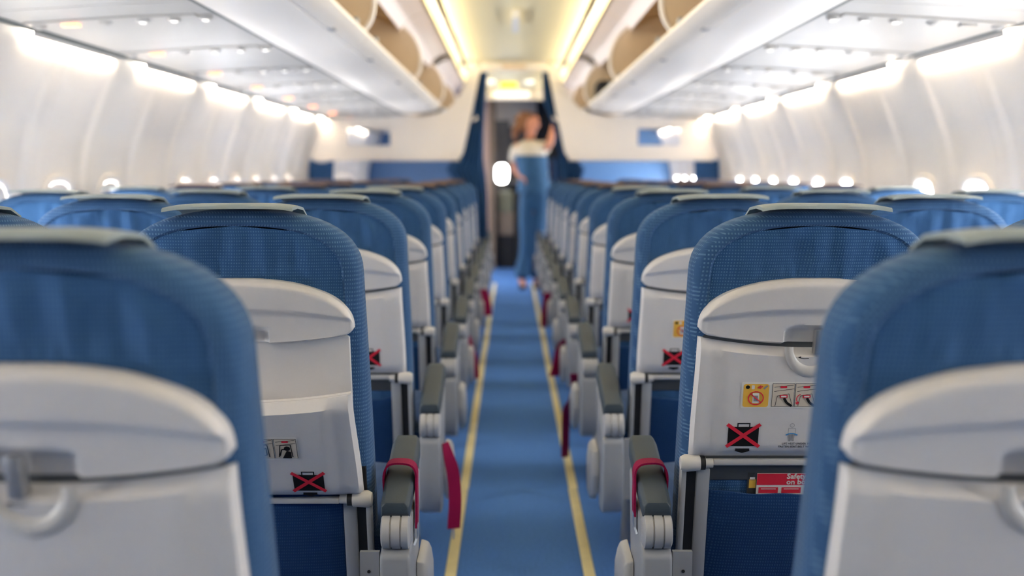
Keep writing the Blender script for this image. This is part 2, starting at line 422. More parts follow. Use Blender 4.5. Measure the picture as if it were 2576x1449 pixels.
# ------------------------------------------------------------------ aircraft seat
TAN = math.tan(math.radians(10))
def ry(z): return (1.09-z)*TAN            # rear face of the backrest leans towards the viewer
def outline(inset, n=26):
    """backrest outline in x,z from bottom right over the top to bottom left"""
    hw, zt, zs, e = .197-inset, 1.086-inset, .965, 2.5
    R = []
    for z, w in ((.42, .203), (.55, .203), (.65, .2025), (.75, .201), (.85, .199), (.92, .1975)): R.append((w-inset, z))
    for k in range(n+1):
        t = pi*k/n; c, q = math.cos(t), math.sin(t)
        R.append((hw*math.copysign(abs(c)**(2/e), c), zs+(zt-zs)*abs(q)**(2/e)))
    for z, w in ((.92, .1975), (.85, .199), (.75, .201), (.65, .2025), (.55, .203), (.42, .203)): R.append((-(w-inset), z))
    return R
def cap_top(x, w=.187): return .875+.091*max(0, 1-abs(x/w)**2.3)**(1/2.3)
def cap_bot(x, w=.187): return .864-.020*(1-(x/w)**2)
def cap_low(x): return cap_bot(x)+.010*max(0, (abs(x)-.170)/.017)**2
def make_seat(side, arm, letter_side):
    """side -1: left bank, +1: right bank. arm: aisle armrest with its fairing. Local: x across, y forward, floor at z = 0"""
    r = thing('airline_seat', '', 'seat')
    a = -side                                # direction of the aisle
    # backrest cover
    m = MB(); R = []
    for inset, y in ((.036, .004), (.030, .000), (.0275, .004), (.024, .001), (.010, .006), (.002, .020), (0, .040), (0, .070), (.012, .095), (.035, .108)):
        R.append([(x, ry(z)+y, z) for x, z in outline(inset)])
    hw, zt, zs = .197-.0275, 1.086-.0275, .965
    G = []; NF, NV = 120, 44
    for j in range(NV+1):
        z = .43+(zt-.43)*(j/NV)**.62
        w = hw*(1-((z-zs)/(zt-zs))**2.5)**(1/2.5) if z > zs else hw+(.0055*min(1, (zs-z)/.2))
        row = []
        for i in range(NF+1):
            u = math.sin((i/NF-.5)*pi); x = w*u*.9995
            e = ss(0, .05, w-abs(x))*ss(0, .022, zt-z)
            n_ = (math.sin(x*92+.7+2.2*math.sin(z*7+x*5))*.5+math.sin(x*57+2.1+1.5*math.sin(z*11))*.5)*(.35+.65*ss(.97, 1.0, z)*(1-ss(1.03, 1.055, z)))
            gat = math.sin(x*330+5*math.sin(x*40))*.0011*ss(.955, .970, z)*(1-ss(.975, .992, z))
            row.append((x, ry(z)+.004-e*(.0045+.0042*n_+gat), z))
        G.append(row)
    m.add([p for q in G for p in q], [(j*(NF+1)+i, j*(NF+1)+i+1, (j+1)*(NF+1)+i+1, (j+1)*(NF+1)+i) for j in range(NV) for i in range(NF)])
    m.build('backrest_cover', BLUE, r, smooth=70)
    m = MB()
    m.rings(R[2:], 0, False, True, True); m.build('backrest_edge', BAND, r, smooth=50)
    # folded leather headrest cover lying over the top edge
    m = MB(); R = []
    for k in range(17):
        x = -.104+.208*k/16; q = abs(x/.104); dz = -.005*q**5
        bend = .0025*math.sin(k*.9)
        pr = [(-.026+bend, 1.0965), (-.020, 1.0995), (.02, 1.101), (.07, 1.096), (.105, 1.080), (.118, 1.05), (.116, 1.05), (.103, 1.077), (.069, 1.091), (.02, 1.0955), (-.020, 1.0935), (-.027+bend, 1.092)]
        R.append([(x, y+.006, z+dz-.003) for y, z in pr])
    m.rings(R); m.build('headrest_cover', CARD, r, smooth=50)
    # grey upper shell
    m = MB(); NX, NZ = 96, 26; G = []
    for j in range(NZ+1):
        row = []
        for i in range(NX+1):
            u = -1+2*i/NX; x = .187*math.copysign(abs(math.sin(u*pi/2)), u) if True else 0
            v = j/NZ; zb, zt = cap_low(x), cap_top(x)
            z = zb+(zt-zb)*v
            edge = min(1, max(0, min((.187-abs(x))/.014+.15, v*(zt-zb)/.006, (1-v)*max(.001, zt-zb)/.014+.1)))
            p = .008+.018*math.sqrt(max(0, 1-(1-edge)**2))
            p += (.009*ss(.902, .912, z+.45*x*x)-.005)*edge
            lat = (1-ss(.040, .047, abs(x)))*(1-ss(.875, .882, z+4*x*x*.6))
            p -= .015*lat
            row.append((x, ry(z)-p, z))
        G.append(row)
    for j in range(NZ): 
        for i in range(NX): pass
    vs = [p for q in G for p in q]; fs = [(j*(NX+1)+i, j*(NX+1)+i+1, (j+1)*(NX+1)+i+1, (j+1)*(NX+1)+i) for j in range(NZ) for i in range(NX)]
    m.add(vs, fs)
    bl = [G[0][i] for i in range(NX+1)]
    m.rings([bl, [(x, ry(z)+.004, z+.001) for x, y, z in bl]], 0, False, False, False)
    bl = [G[NZ][i] for i in range(NX+1)]
    m.rings([bl, [(x, ry(z)+.004, z) for x, y, z in bl]], 0, False, False, False)
    m.build('upper_shell', PLAS, r, smooth=55)
    # tray latch
    m = MB()
    for z0, z1, d in ((.828, .874, .030),):
        m.box(side*.010-.0075, side*.010+.0075, -d, -.012, z0, z1, fn=lambda x, y, z: (x, ry(z)+y, z))
    m.build('tray_latch', LATCH, r, bevel=.0025)
    # recess behind the tray, inner frame
    m = MB(); m.box(-.178, .178, -.004, .012, .575, .860, fn=lambda x, y, z: (x, ry(z)+y, z)); m.build('back_recess', DARKP if not letter_side else PLAS, r, bevel=.004)
    # tray table
    m = MB(); R = []
    def tl(z): return .1865+.004*ss(.85, .65, z) if z > .65 else .1905
    zz = [.626, .630, .640, .66, .70, .75, .80, .84]
    NX = 40; G = []
    for j in range(15):
        v = j/14; row = []
        for i in range(NX+1):
            u = -1+2*i/NX; x0 = .5*u+.5*math.sin(u*pi/2)
            zt = cap_bot(.187*x0)-.006
            z = .626+(zt-.626)*(v if 0 < j < 14 else v); x = x0*(.187+.0045*ss(.85, .66, z))
            hw = .187+.0045*ss(.85, .66, z)
            edge = min(1, max(0, min((hw-abs(x))/.012, (z-.626)/.010, (zt-z)/.005)))
            p = .004+.017*math.sqrt(max(0, 1-(1-edge)**2))+.004*(1-ss(.125, .150, abs(x)))*0
            p += .006*(1-ss(.138, .156, abs(x)))*edge-.003*edge
            row.append((x, ry(z)-p, z))
        G.append(row)
    vs = [p for q in G for p in q]; n1 = NX+1
    fs = [(j*n1+i, j*n1+i+1, (j+1)*n1+i+1, (j+1)*n1+i) for j in range(14) for i in range(NX)]
    m.add(vs, fs)
    per = [G[0][i] for i in range(NX)]+[G[j][NX] for j in range(14)]+[G[14][i] for i in range(NX, 0, -1)]+[G[j][0] for j in range(14, 0, -1)]
    m.rings([per, [(x*.998, ry(z)-.002, z) for x, y, z in per], [(x*.985, ry(z)-.0015, .735+(z-.735)*.985) for x, y, z in per], [(x*.985, ry(z)+.0005, .735+(z-.735)*.985) for x, y, z in per], [(x*.995, ry(z)+.001, z) for x, y, z in per], [(x*.995, ry(z)+.009, z) for x, y, z in per]], 0, False, True, True)
    tray = m.build('tray_table', PLAS, r, smooth=50)
    tf = lambda z, o: ry(z)-.0243-o
    # crescent finger recess under the latch
    m = MB(); n = 20; R = [[], [], [], []]
    for k in range(n+1):
        t = pi+pi*k/n; c, q = math.cos(t), math.sin(t)
        for l, (ax, az, h) in enumerate(((.046, .058, .000), (.042, .053, .004), (.034, .040, .0035), (.031, .036, .000))):
            z = .842+az*q; R[l].append((ax*c, tf(z, h), z))
    m.rings(R, 0, False, False, False); m.build('finger_recess', TRIMW, tray, smooth=60)
    # prints: flat marks on the tray face
    class Deco:
        def __init__(s): s.m = MB()
        def poly(s, pts, mi, l=1):
            s.m.add([(x, tf(z, .0004*l), z) for x, z in pts], [tuple(range(len(pts)))], mi); return s
        def rect(s, x0, x1, z0, z1, mi, l=1): return s.poly([(x0, z0), (x1, z0), (x1, z1), (x0, z1)], mi, l)
        def rrect(s, x0, x1, z0, z1, rad, mi, l=1):
            P = []
            for cx, cz, t0 in ((x1-rad, z1-rad, 0), (x0+rad, z1-rad, 1), (x0+rad, z0+rad, 2), (x1-rad, z0+rad, 3)):
                for k in range(5): t = pi/2*(t0+k/4); P.append((cx+rad*math.cos(t), cz+rad*math.sin(t)))
            return s.poly(P, mi, l)
        def disc(s, cx, cz, rad, mi, l=1, n=18, sx=1): return s.poly([(cx+sx*rad*math.cos(2*pi*k/n), cz+rad*math.sin(2*pi*k/n)) for k in range(n)], mi, l)
        def ringp(s, cx, cz, r0, r1, mi, l=1, n=22, a0=0, a1=2*pi):
            for k in range(n):
                t, q = a0+(a1-a0)*k/n, a0+(a1-a0)*(k+1)/n
                s.poly([(cx+r0*math.cos(t), cz+r0*math.sin(t)), (cx+r1*math.cos(t), cz+r1*math.sin(t)), (cx+r1*math.cos(q), cz+r1*math.sin(q)), (cx+r0*math.cos(q), cz+r0*math.sin(q))], mi, l)
            return s
        def line(s, pts, w, mi, l=1):
            for (x0, z0), (x1, z1) in zip(pts, pts[1:]):
                d = math.hypot(x1-x0, z1-z0) or 1; px, pz_ = -(z1-z0)/d*w/2, (x1-x0)/d*w/2
                s.poly([(x0-px, z0-pz_), (x1-px, z1-pz_), (x1+px, z1+pz_), (x0+px, z0+pz_)], mi, l)
            return s
        def text(s, body, cx, cz, size, mi, l=1, align='CENTER'):
            vs, fs = text_polys(body, size, align)
            s.m.add([(cx+x, tf(cz+z, .0004*l), cz+z) for x, z in vs], fs, mi); return s
    MM = [WHITE, YELP, INK, REDP, SKINP, BLUEP, GREYP]
    # crossed-out suitcase with arrow, on the aisle side
    d = Deco(); cx = a*.104; cz = .672
    d.rrect(cx-.026, cx+.026, cz-.021, cz+.017, .002, 2)
    d.rect(cx-.011, cx+.011, cz+.0225, cz+.0245, 2).rect(cx-.011, cx-.009, cz+.017, cz+.0225, 2).rect(cx+.009, cx+.011, cz+.017, cz+.0225, 2)
    d.line([(cx-.028, cz-.022), (cx+.028, cz+.022)], .0065, 3, 2).line([(cx-.028, cz+.022), (cx+.028, cz-.022)], .0065, 3, 3)
    d.rect(cx-.012, cx+.012, cz-.0300, cz-.0255, 2).poly([(cx-.015, cz-.0300), (cx, cz-.0345), (cx+.015, cz-.0300)], 2)
    d.m.build('no_bag_sign', MM, tray)
    # small arrow beside the latch
    d = Deco(); d.line([(-.020, .822), (-.012, .820), (-.004, .8205)], .0013, 2); d.poly([(-.0225, .8225), (-.017, .8245), (-.018, .8205)], 2)
    d.m.build('latch_arrow', MM, tray)
    # instruction label: phone warning square and four seat pictures
    d = Deco(); x0, x1, z0, z1 = -.112, .094, .7135, .7640
    d.rrect(x0, x1, z0, z1, .003, 0)
    d.rrect(x0+.003, x0+.046, z0+.0025, z1-.004, .004, 1, 2)
    q = x0+.0245
    d.ringp(q, .733, .0115, .0135, 3, 4).rrect(q-.0055, q+.0055, .7235, .7425, .001, 0, 3).rect(q-.0035, q+.0035, .727, .738, 6, 4).line([(q-.009, .741), (q+.009, .725)], .002, 3, 5)
    d.disc(x0+.010, .754, .0035, 2, 3).rrect(x0+.0165, x0+.0215, .7500, .7575, .001, 0, 3)
    d.line([(x0+.027, .752), (x0+.032, .757)], .002, 3, 3).line([(x0+.030, .751), (x0+.035, .756)], .002, 3, 3).line([(x0+.037, .7505), (x0+.043, .757)], .003, 6, 3)
    for i in range(4):
        px = x0+.0515+i*.0385; w = .037
        d.rect(px, px+w, z0+.003, z1-.003, 2, 2).rect(px+.0006, px+w-.0006, z0+.0036, z1-.0036, 4, 3)
        d.line([(px+.003, z1-.010), (px+w-.002, z1-.006)], .0008, 2, 4).line([(px+.003, z1-.018), (px+w-.001, z1-.013)], .0008, 2, 4)
        d.rrect(px+.013, px+.024, z1-.0115, z1-.0075, .001, 3, 4)
        if i < 2:
            d.line([(px+.006, z0+.004), (px+.009, z0+.024), (px+.028, z0+.028), (px+.034, z0+.008)], .0008, 2, 4)
            d.rrect(px+.013, px+.026, z0+.020, z0+.026, .0015, 3, 5).rect(px+.015, px+.024, z0+.0215, z0+.0245, 0, 6)
            d.line([(px+.034, z0+.0045), (px+.025, z0+.011), (px+.020, z0+.020)], .0045, 2, 6)
            if i: d.ringp(px+.012, z0+.018, .0085, .0100, 3, 5, 10, pi*.6, pi*1.35).poly([(px+.001, z0+.011), (px+.007, z0+.013), (px+.005, z0+.006)], 3, 5)
        else:
            d.line([(px+.006, z0+.006), (px+.010, z0+.033), (px+.027, z0+.034), (px+.029, z0+.006)], .0016, 2, 4)
            if i == 2: d.rrect(px+.010, px+.026, z0+.010, z0+.028, .002, 2, 5).rrect(px+.012, px+.024, z0+.012, z0+.026, .001, 4, 6).line([(px+.012, z0+.012), (px+.024, z0+.026)], .001, 2, 7)
            else: d.disc(px+.021, z0+.026, .0052, 2, 5).poly([(px+.012, z0+.004), (px+.027, z0+.004), (px+.027, z0+.018), (px+.020, z0+.021)], 2, 5).line([(px+.008, z0+.010), (px+.012, z0+.024), (px+.018, z0+.024)], .0022, 2, 6)
    o = d.m.build('instruction_label', MM, tray); o.data.transform(Matrix.Translation((0, -.012*TAN, .012)))
    # life vest and seat belt notice
    d = Deco()
    cx = -.022
    d.ringp(cx, .687, .0032, .0040, 6, 1, 14).line([(cx-.006, .681), (cx+.006, .681), (cx+.006, .669)], .0008, 6).line([(cx-.006, .681), (cx-.006, .669)], .0008, 6)
    d.line([(cx-.003, .669), (cx-.003, .656)], .0030, 6).line([(cx+.003, .669), (cx+.003, .656)], .0030, 6)
    d.line([(cx-.010, .668), (cx-.004, .671), (cx+.004, .671), (cx+.010, .668)], .0022, 5, 2)
    d.rect(.010, .030, .6705, .6745, 5).rrect(.011, .028, .660, .669, .001, 6).rrect(.012, .027, .661, .668, .001, 4, 2).disc(.0195, .6645, .0022, 3, 3)
    d.text('LIFE VEST UNDER YOUR SEAT', -.002, .6495, .0053, 2).text('FASTEN SEAT BELT WHILE SEATED', -.002, .6435, .0053, 2)
    o = d.m.build('safety_notice', MM, tray); o.data.transform(Matrix.Translation((0, -.005*TAN, .005)))
    # hinge bar and arms
    m = MB(); m.box(-.150, .150, -.016, .004, .609, .621, fn=lambda x, y, z: (x, ry(z)+y, z)); m.build('hinge_bar', TRIMW, r, bevel=.003)
    for q in (-1, 1):
        m = MB()
        n = 14; m.rings([[(q*x, ry(.613)-.010+rr*math.cos(2*pi*k/n), .613+rr*math.sin(2*pi*k/n)) for k in range(n)] for x, rr in ((.150, .009), (.162, .009), (.163, .0125), (.172, .0125), (.173, .0145), (.198, .0165), (.206, .012))])
        ar = m.build('tray_arm', TRIMW, r, smooth=50)
        m = MB(); m.rings([[(q*x, ry(.613)-.010+.0129*math.cos(2*pi*k/n), .613+.0129*math.sin(2*pi*k/n)) for k in range(n)] for x in (.1635, .1722)])
        m.build('hinge_pin', BLACKP, ar, smooth=50)
        m = MB(); m.box(q*.1945, q*.204, -.014, .010, .30, .605, fn=lambda x, y, z: (x, ry(z)+y, z)); m.build('arm_link', STRUT, ar, bevel=.003)
        m = MB(); m.box(q*.1765, q*.1945, -.003, .05, .30, .602, fn=lambda x, y, z: (x, ry(z)+y, z)); m.build('slot_dark_fill', BLACKP, r)  # solid black bar, stands in for the shade inside the open slot
        m = MB(); m.box(q*.153, q*.1765, -.010, .04, .28, .602, fn=lambda x, y, z: (x, ry(z)+y, z)); m.build('side_strut', STRUT, r, bevel=.004)
    # literature pocket
    m = MB(); NX = 24; G = []
    for j in range(9):
        z = .555-.275*j/8; row = []
        for i in range(NX+1):
            x = -.152+.304*i/NX; q = 1-(x/.152)**2
            row.append((x, ry(z)-.004-.020*q**.6*(1-.2*j/8)*(1 if j else .75), z-(.004*q if j == 0 else 0)+(.0015*math.sin(i*.8) if j == 0 else 0)))
        G.append(row)
    vs = [p for q in G for p in q]; n1 = NX+1
    m.add(vs, [(j*n1+i, j*n1+i+1, (j+1)*n1+i+1, (j+1)*n1+i) for j in range(8) for i in range(NX)])
    m.rings([G[0], [(x, y+.003, z+.001) for x, y, z in G[0]], [(x, y+.0045, z-.004) for x, y, z in G[0]], [(x, y+.0045, z-.03) for x, y, z in G[0]]], 0, False, False, False)
    m.build('seat_pocket', POCK, r, smooth=60)
    m = MB(); m.box(-.153, .153, .016, .028, .27, .61, fn=lambda x, y, z: (x, ry(z)+y, z)); m.build('pocket_back', DARKP, r)
    # cushion, frame, legs
    m = MB(); R = []
    for x in [-.225+.45*k/10 for k in range(11)]:
        q = abs(x/.225); h = .022*(1-q**6)
        R.append([(x, y+.13, z+(h if z > .42 else 0)) for y, z in ((.0, .365), (.0, .445), (.04, .46), (.25, .455), (.40, .462), (.455, .44), (.465, .40), (.44, .36))])
    m.rings(R); m.build('seat_cushion', CUSH, r, smooth=50)
    m = MB()
    for y in (.20, .50): m.tube([(-.238, y, .325), (.238, y, .325)], .020, 10)
    m.build('frame_tube', STRUT, r, smooth=50)
    if arm or True:
        for q in (-.16,):
            for y0, y1 in ((.20, .02), (.50, .52)):
                m = MB(); m.tube([(q*a*-1, y0, .32), (q*a*-1, (y0+y1)/2, .16), (q*a*-1, y1, .0)], [.018, .015, .02], 8); m.build('leg', STRUT, r, smooth=50)
    if arm:
        ax = a*.251
        m = MB(); w = .0245
        def padf(y, w, h0, h1): z = .556+.058*(y-.03)/.22; return [(ax-w, y, z-h1), (ax-w, y, z-.008), (ax-w+.006, y, z), (ax+w-.006, y, z), (ax+w, y, z-.008), (ax+w, y, z-h1)]
        m.rings([padf(.022, .022, 0, .020), padf(.03, .0245, 0, .032), padf(.12, .026, 0, .034), padf(.24, .026, 0, .034), padf(.262, .023, 0, .030)])
        m.build('armrest_pad', PAD, r, bevel=.002, smooth=35)
        m = MB(); n = 20
        m.rings([[(ax+x, .034+rr*math.cos(2*pi*k/n), .497+rr*1.05*math.sin(2*pi*k/n)) for k in range(n)] for x, rr in ((-.0235, .026), (-.021, .031), (-.0085, .031), (-.008, .028), (-.006, .028), (-.0055, .031), (.0085, .031), (.009, .028), (.011, .028), (.0115, .031), (.0225, .031), (.025, .026))])
        k_ = m.build('armrest_pivot', ARMW, r, smooth=40)
        prof = [(.020, .464), (.010, .455), (.008, .36), (.012, .30), (.030, .265), (.065, .248), (.11, .250), (.155, .275), (.185, .33), (.20, .40), (.235, .56), (.05, .51), (.05, .47)]
        m = MB(); m.rings([[(ax+x, y, z) for y, z in prof] for x in (-.0255, .0255)]); m.build('armrest_body', ARMG, r, bevel=.006, smooth=40)
        m = MB(); m.box(ax-a*.060, ax-a*.027, .020, .030, .30, .462); 
        m.rings([[(ax-a*.045+.003*math.cos(2*pi*k/10), y, .425+.003*math.sin(2*pi*k/10)) for k in range(10)] for y in (.0185, .0205)], 1)
        m.build('side_bracket', [ARMG, BLACKP], r)
        sp = [(.13, .40), (.12, .33), (.15, .27), (.20, .24), (.28, .24), (.31, .29), (.30, .35), (.24, .405)]
        m = MB(); m.rings([[(ax+a*(.026+t), y, z) for y, z in [(.2+(y-.2)*g, .29+(z-.29)*g) for y, z in sp]] for t, g in ((0, 1), (.014, .96), (.020, .85))]); m.build('side_shroud', ARMW, r, bevel=.004, smooth=40)
    return r

ROWS = ['row nearest the viewer', 'second row', 'third row', 'fourth row', 'fifth row', 'sixth row', 'seventh row', 'eighth row', 'ninth row', 'tenth row', 'first row past divider', 'second row past divider']
SEATS = {}
proto = {}
CX, SP = .5105, .530
for s in (-1, 1):
    for arm in (True, False):
        proto[(s, arm)] = make_seat(s, arm, False)
        for o in proto[(s, arm)].children_recursive: o.data.transform(Matrix.Scale(1.08, 4, (1, 0, 0)))
used = set()
def all_of(o): return [o]+[q for c in o.children for q in all_of(c)]
for k in range(11):
    for s, side in ((-1, 'left'), (1, 'right')):
        for j, pos in enumerate(('aisle', 'middle', 'window')):
            key = (s, j == 0)
            if key not in used: o = proto[key]; used.add(key)
            else: o = copy_tree(proto[key])
            Y = .952+.78*k + (.25 if k >= 10 else -.012 if k == 0 else 0)
            o.location = (s*(CX+SP*j+(-.003 if k == 0 else 0)), Y, 0)
            if k: o.rotation_euler = (random.uniform(-.004, .004), 0, random.uniform(-.006, .006))
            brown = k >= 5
            card = 'brown leather' if brown else 'pale leather'
            o['label'] = f'blue fabric {pos} seat {side} of the aisle, {ROWS[k]}, {card} headrest cover'
            o['group'] = f'blue seats {side} of the aisle'
            SEATS[(k, s, j)] = o
            for c in o.children:
                if c.name.startswith('headrest_cover'):
                    c.rotation_euler = (random.uniform(-.004, .008), random.uniform(-.010, .010), 0)
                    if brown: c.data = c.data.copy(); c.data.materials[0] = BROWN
for s, j in [(s, j) for s in (-1, 1) for j in range(3)]:   # no instruction label on the row nearest the viewer
    for c in SEATS[(0, s, j)].children:
        if c.name.startswith('tray_table'):
            for q in list(c.children):
                if q.name.split('.')[0] in ('instruction_label', 'no_bag_sign', 'safety_notice'): bpy.data.objects.remove(q)
for k in range(-4, 0):                     # the rows behind the viewer shade the cabin too
    for s, side in ((-1, 'left'), (1, 'right')):
        for j, pos in enumerate(('aisle', 'middle', 'window')):
            o = copy_tree(proto[(s, j == 0)]); o.location = (s*(CX+SP*j), .952+.78*k, 0)
            o['label'] = f'blue fabric {pos} seat {side} of the aisle, in the rows behind the viewer'; o['group'] = f'blue seats {side} of the aisle'
def kid(o, nm): return [c for c in o.children if c.name.split('.')[0] == nm][0]
# the left aisle seat of the second row: tray dropped and leaning out, latch turned
o = SEATS[(1, -1, 0)]
o['label'] = 'blue fabric aisle seat left of the aisle, second row, grey tray table hanging half open'
t = kid(o, 'tray_table'); p = Vector((0, ry(.626), .626)); ang = math.radians(15)
Rm = Matrix.Rotation(ang, 4, 'X'); t.matrix_basis = Matrix.Translation(p+Vector((0, -.012+.074*TAN, -.074))) @ Rm @ Matrix.Translation(-p)
t['label'] = 'grey tray table tilted out and dropped'
for q in list(t.children):
    if q.name.split('.')[0] in ('finger_recess', 'latch_arrow', 'safety_notice'): bpy.data.objects.remove(q)
l = kid(o, 'tray_latch'); p = Vector((-.0108, ry(.852), .856))
l.matrix_basis = Matrix.Translation(p+Vector((0, 0, .006))) @ Matrix.Rotation(pi/2, 4, 'Y') @ Matrix.Translation(-p)
kid(o, 'hinge_bar').location = (0, -.012+.074*TAN, -.074)
for c in o.children:
    if c.name.startswith('tray_arm'): c.location = (0, -.008+.070*TAN, -.070)
c = kid(o, 'back_recess'); c.data = c.data.copy(); c.data.materials[0] = PLAS

# ------------------------------------------------------------------ seat belts
def belt(seat, mb, hook, label):
    b = mb.build('seat_belt', RED, seat, smooth=60); b['label'] = label
    if hook:
        h = MB(); h.ribbon(hook, (0, .02, 0), .002); h.build('buckle', STEEL, b)
def loop(seat, a, tail):
    ax = a*.271; w = .029; top = .600; P = []
    P += [(ax-a*w, .125, .535), (ax-a*(w+.002), .125, .57), (ax-a*(w-.001), .125, top-.012), (ax-a*(w-.010), .125, top-.001), (ax, .123, top+.002), (ax+a*(w-.008), .121, top-.001), (ax+a*(w+.002), .118, top-.014)]
    P += [(ax+a*(w+.003), .112, .56), (ax+a*(w+.004), .105, .53), (ax+a*(w+.004), .100, .505)]
    if tail: P += [(ax+a*(w+.004), .095, .485)]
    mb = MB(); mb.ribbon(smooth_line(P, 3), (0, .034, 0), .0018)
    e = P[-1]
    belt(seat, mb, [(e[0], e[1], e[2]+.004), (e[0], e[1]-.002, e[2]-.022), (e[0]-a*.004, e[1]-.004, e[2]-.034)], 'dark red webbing seat belt looped over the armrest')
loop(SEATS[(1, -1, 0)], 1, True); loop(SEATS[(1, 1, 0)], -1, False)
def hang(seat, a, pts, wv, lab, buckle=True):
    P = smooth_line([(a*(x+.0245), y, z) for x, y, z in pts], 5)
    n = len(P); Wd = [tuple(Vector(wv[0]).lerp(Vector(wv[1]), min(1, i/(n-1)/.4))) for i in range(n)]
    mb = MB(); mb.ribbon(P, Wd, .0018)
    e = P[-1]
    belt(seat, mb, [e, (e[0], e[1]-.002, e[2]-.025)] if buckle else None, lab)
hang(SEATS[(2, -1, 0)], 1, [(.286, .03, .45), (.294, .025, .42), (.307, .020, .37), (.312, .015, .30), (.308, .01, .225)], ((.012, .020, 0), (.032, .010, 0)), 'dark red webbing seat belt hanging down beside the armrest')
hang(SEATS[(3, 1, 0)], -1, [(.262, .30, .42), (.264, .34, .36), (.280, .39, .30), (.298, .44, .25), (.297, .51, .14), (.296, .56, .03)], ((.07, .02, 0), (.030, .012, 0)), 'dark red webbing seat belt hanging twisted down to the floor')
hang(SEATS[(4, -1, 0)], 1, [(.262, .25, .44), (.275, .25, .40), (.293, .25, .34), (.300, .25, .25)], ((.03, .03, 0), (.035, .02, 0)), 'dark red webbing seat belt hanging beside the armrest', False)
hang(SEATS[(4, 1, 0)], -1, [(.250, .30, .42), (.268, .30, .41), (.290, .30, .37), (.300, .30, .31), (.318, .30, .25)], ((.05, .04, 0), (.05, .02, 0)), 'dark red webbing seat belt bunched beside the armrest', False)
hang(SEATS[(6, -1, 0)], 1, [(.290, .3, .46), (.305, .3, .42), (.316, .3, .36), (.318, .3, .30)], ((.05, .02, 0), (.05, .02, 0)), 'dark red webbing seat belt hanging beside the armrest', False)
hang(SEATS[(6, 1, 0)], -1, [(.290, .3, .44), (.300, .3, .39), (.310, .3, .32), (.312, .3, .23)], ((.06, .02, 0), (.04, .02, 0)), 'dark red webbing seat belt hanging beside the armrest', False)

# ------------------------------------------------------------------ safety card in the pocket
o = SEATS[(1, 1, 0)]
t = thing('safety_card', 'red and white safety card standing in the dark blue seat pocket', 'card', o.location); t.scale = (1.08, 1, 1)
def cardp(y, x0, x1, z0, z1): return [(x, ry(z)+y, z) for x, z in ((x0, z0), (x1, z0), (x1, z1), (x0, z1))]
m = MB(); m.add(cardp(-.004, -.070, .075, .40, .5905), [(0, 1, 2, 3)]); m.add(cardp(-.003, -.070, .075, .40, .5905), [(3, 2, 1, 0)])
m.add(cardp(-.0045, -.070, .075, .5665, .590), [(0, 1, 2, 3)], 1)
for x in (-.066, -.026, .014): m.add(cardp(-.0045, x, x+.034, .550, .562), [(0, 1, 2, 3)], 1); m.add(cardp(-.0049, x+.004, x+.030, .558, .5595), [(0, 1, 2, 3)], 0)
m.build('card_front', [WHITE, REDP], t)
vs, fs = text_polys('Safety\non board', .0142, 'LEFT', .80, .028)
m = MB(); m.add([(x-.0185, ry(.5800+z)-.0050, .5800+z) for x, z in vs], fs); m.build('title', WHITE, t)
m = MB(); m.add(cardp(-.002, -.086, .080, .40, .5915), [(0, 1, 2, 3)]); m.add(cardp(-.0015, -.086, .080, .40, .5915), [(3, 2, 1, 0)])
m.add(cardp(-.0024, -.083, -.071, .560, .578), [(0, 1, 2, 3)], 1); m.add(cardp(-.0024, -.082, -.073, .576, .582), [(0, 1, 2, 3)], 2)
m.build('sleeve', [SLEEVE, YELP, WHITE], t)
o = SEATS[(2, 1, 0)]
m = MB(); m.box(-.03, .08, -.005, -.002, .42, .592, fn=lambda x, y, z: (x, ry(z)+y, z)); tag(m.build('leaflet', SKINP, loc=o.location), 'pale leaflet standing in the pocket of the third row seat right of the aisle', 'leaflet')

# ------------------------------------------------------------------ floor path strips
for s, nm in ((-1, 'left'), (1, 'right')):
    m = MB(); y = .6; i = 0
    while y < 9.9:
        w = .0165; dx = .0015*math.sin(i*2.3)
        m.box(s*.200+dx-w, s*.200+dx+w, y, y+.975, 0, .004); y += .98; i += 1
    tag(m.build('floor_path_strip', YEL, bevel=.001), f'pale yellow guide strip along the {nm} edge of the aisle carpet', 'floor strip')

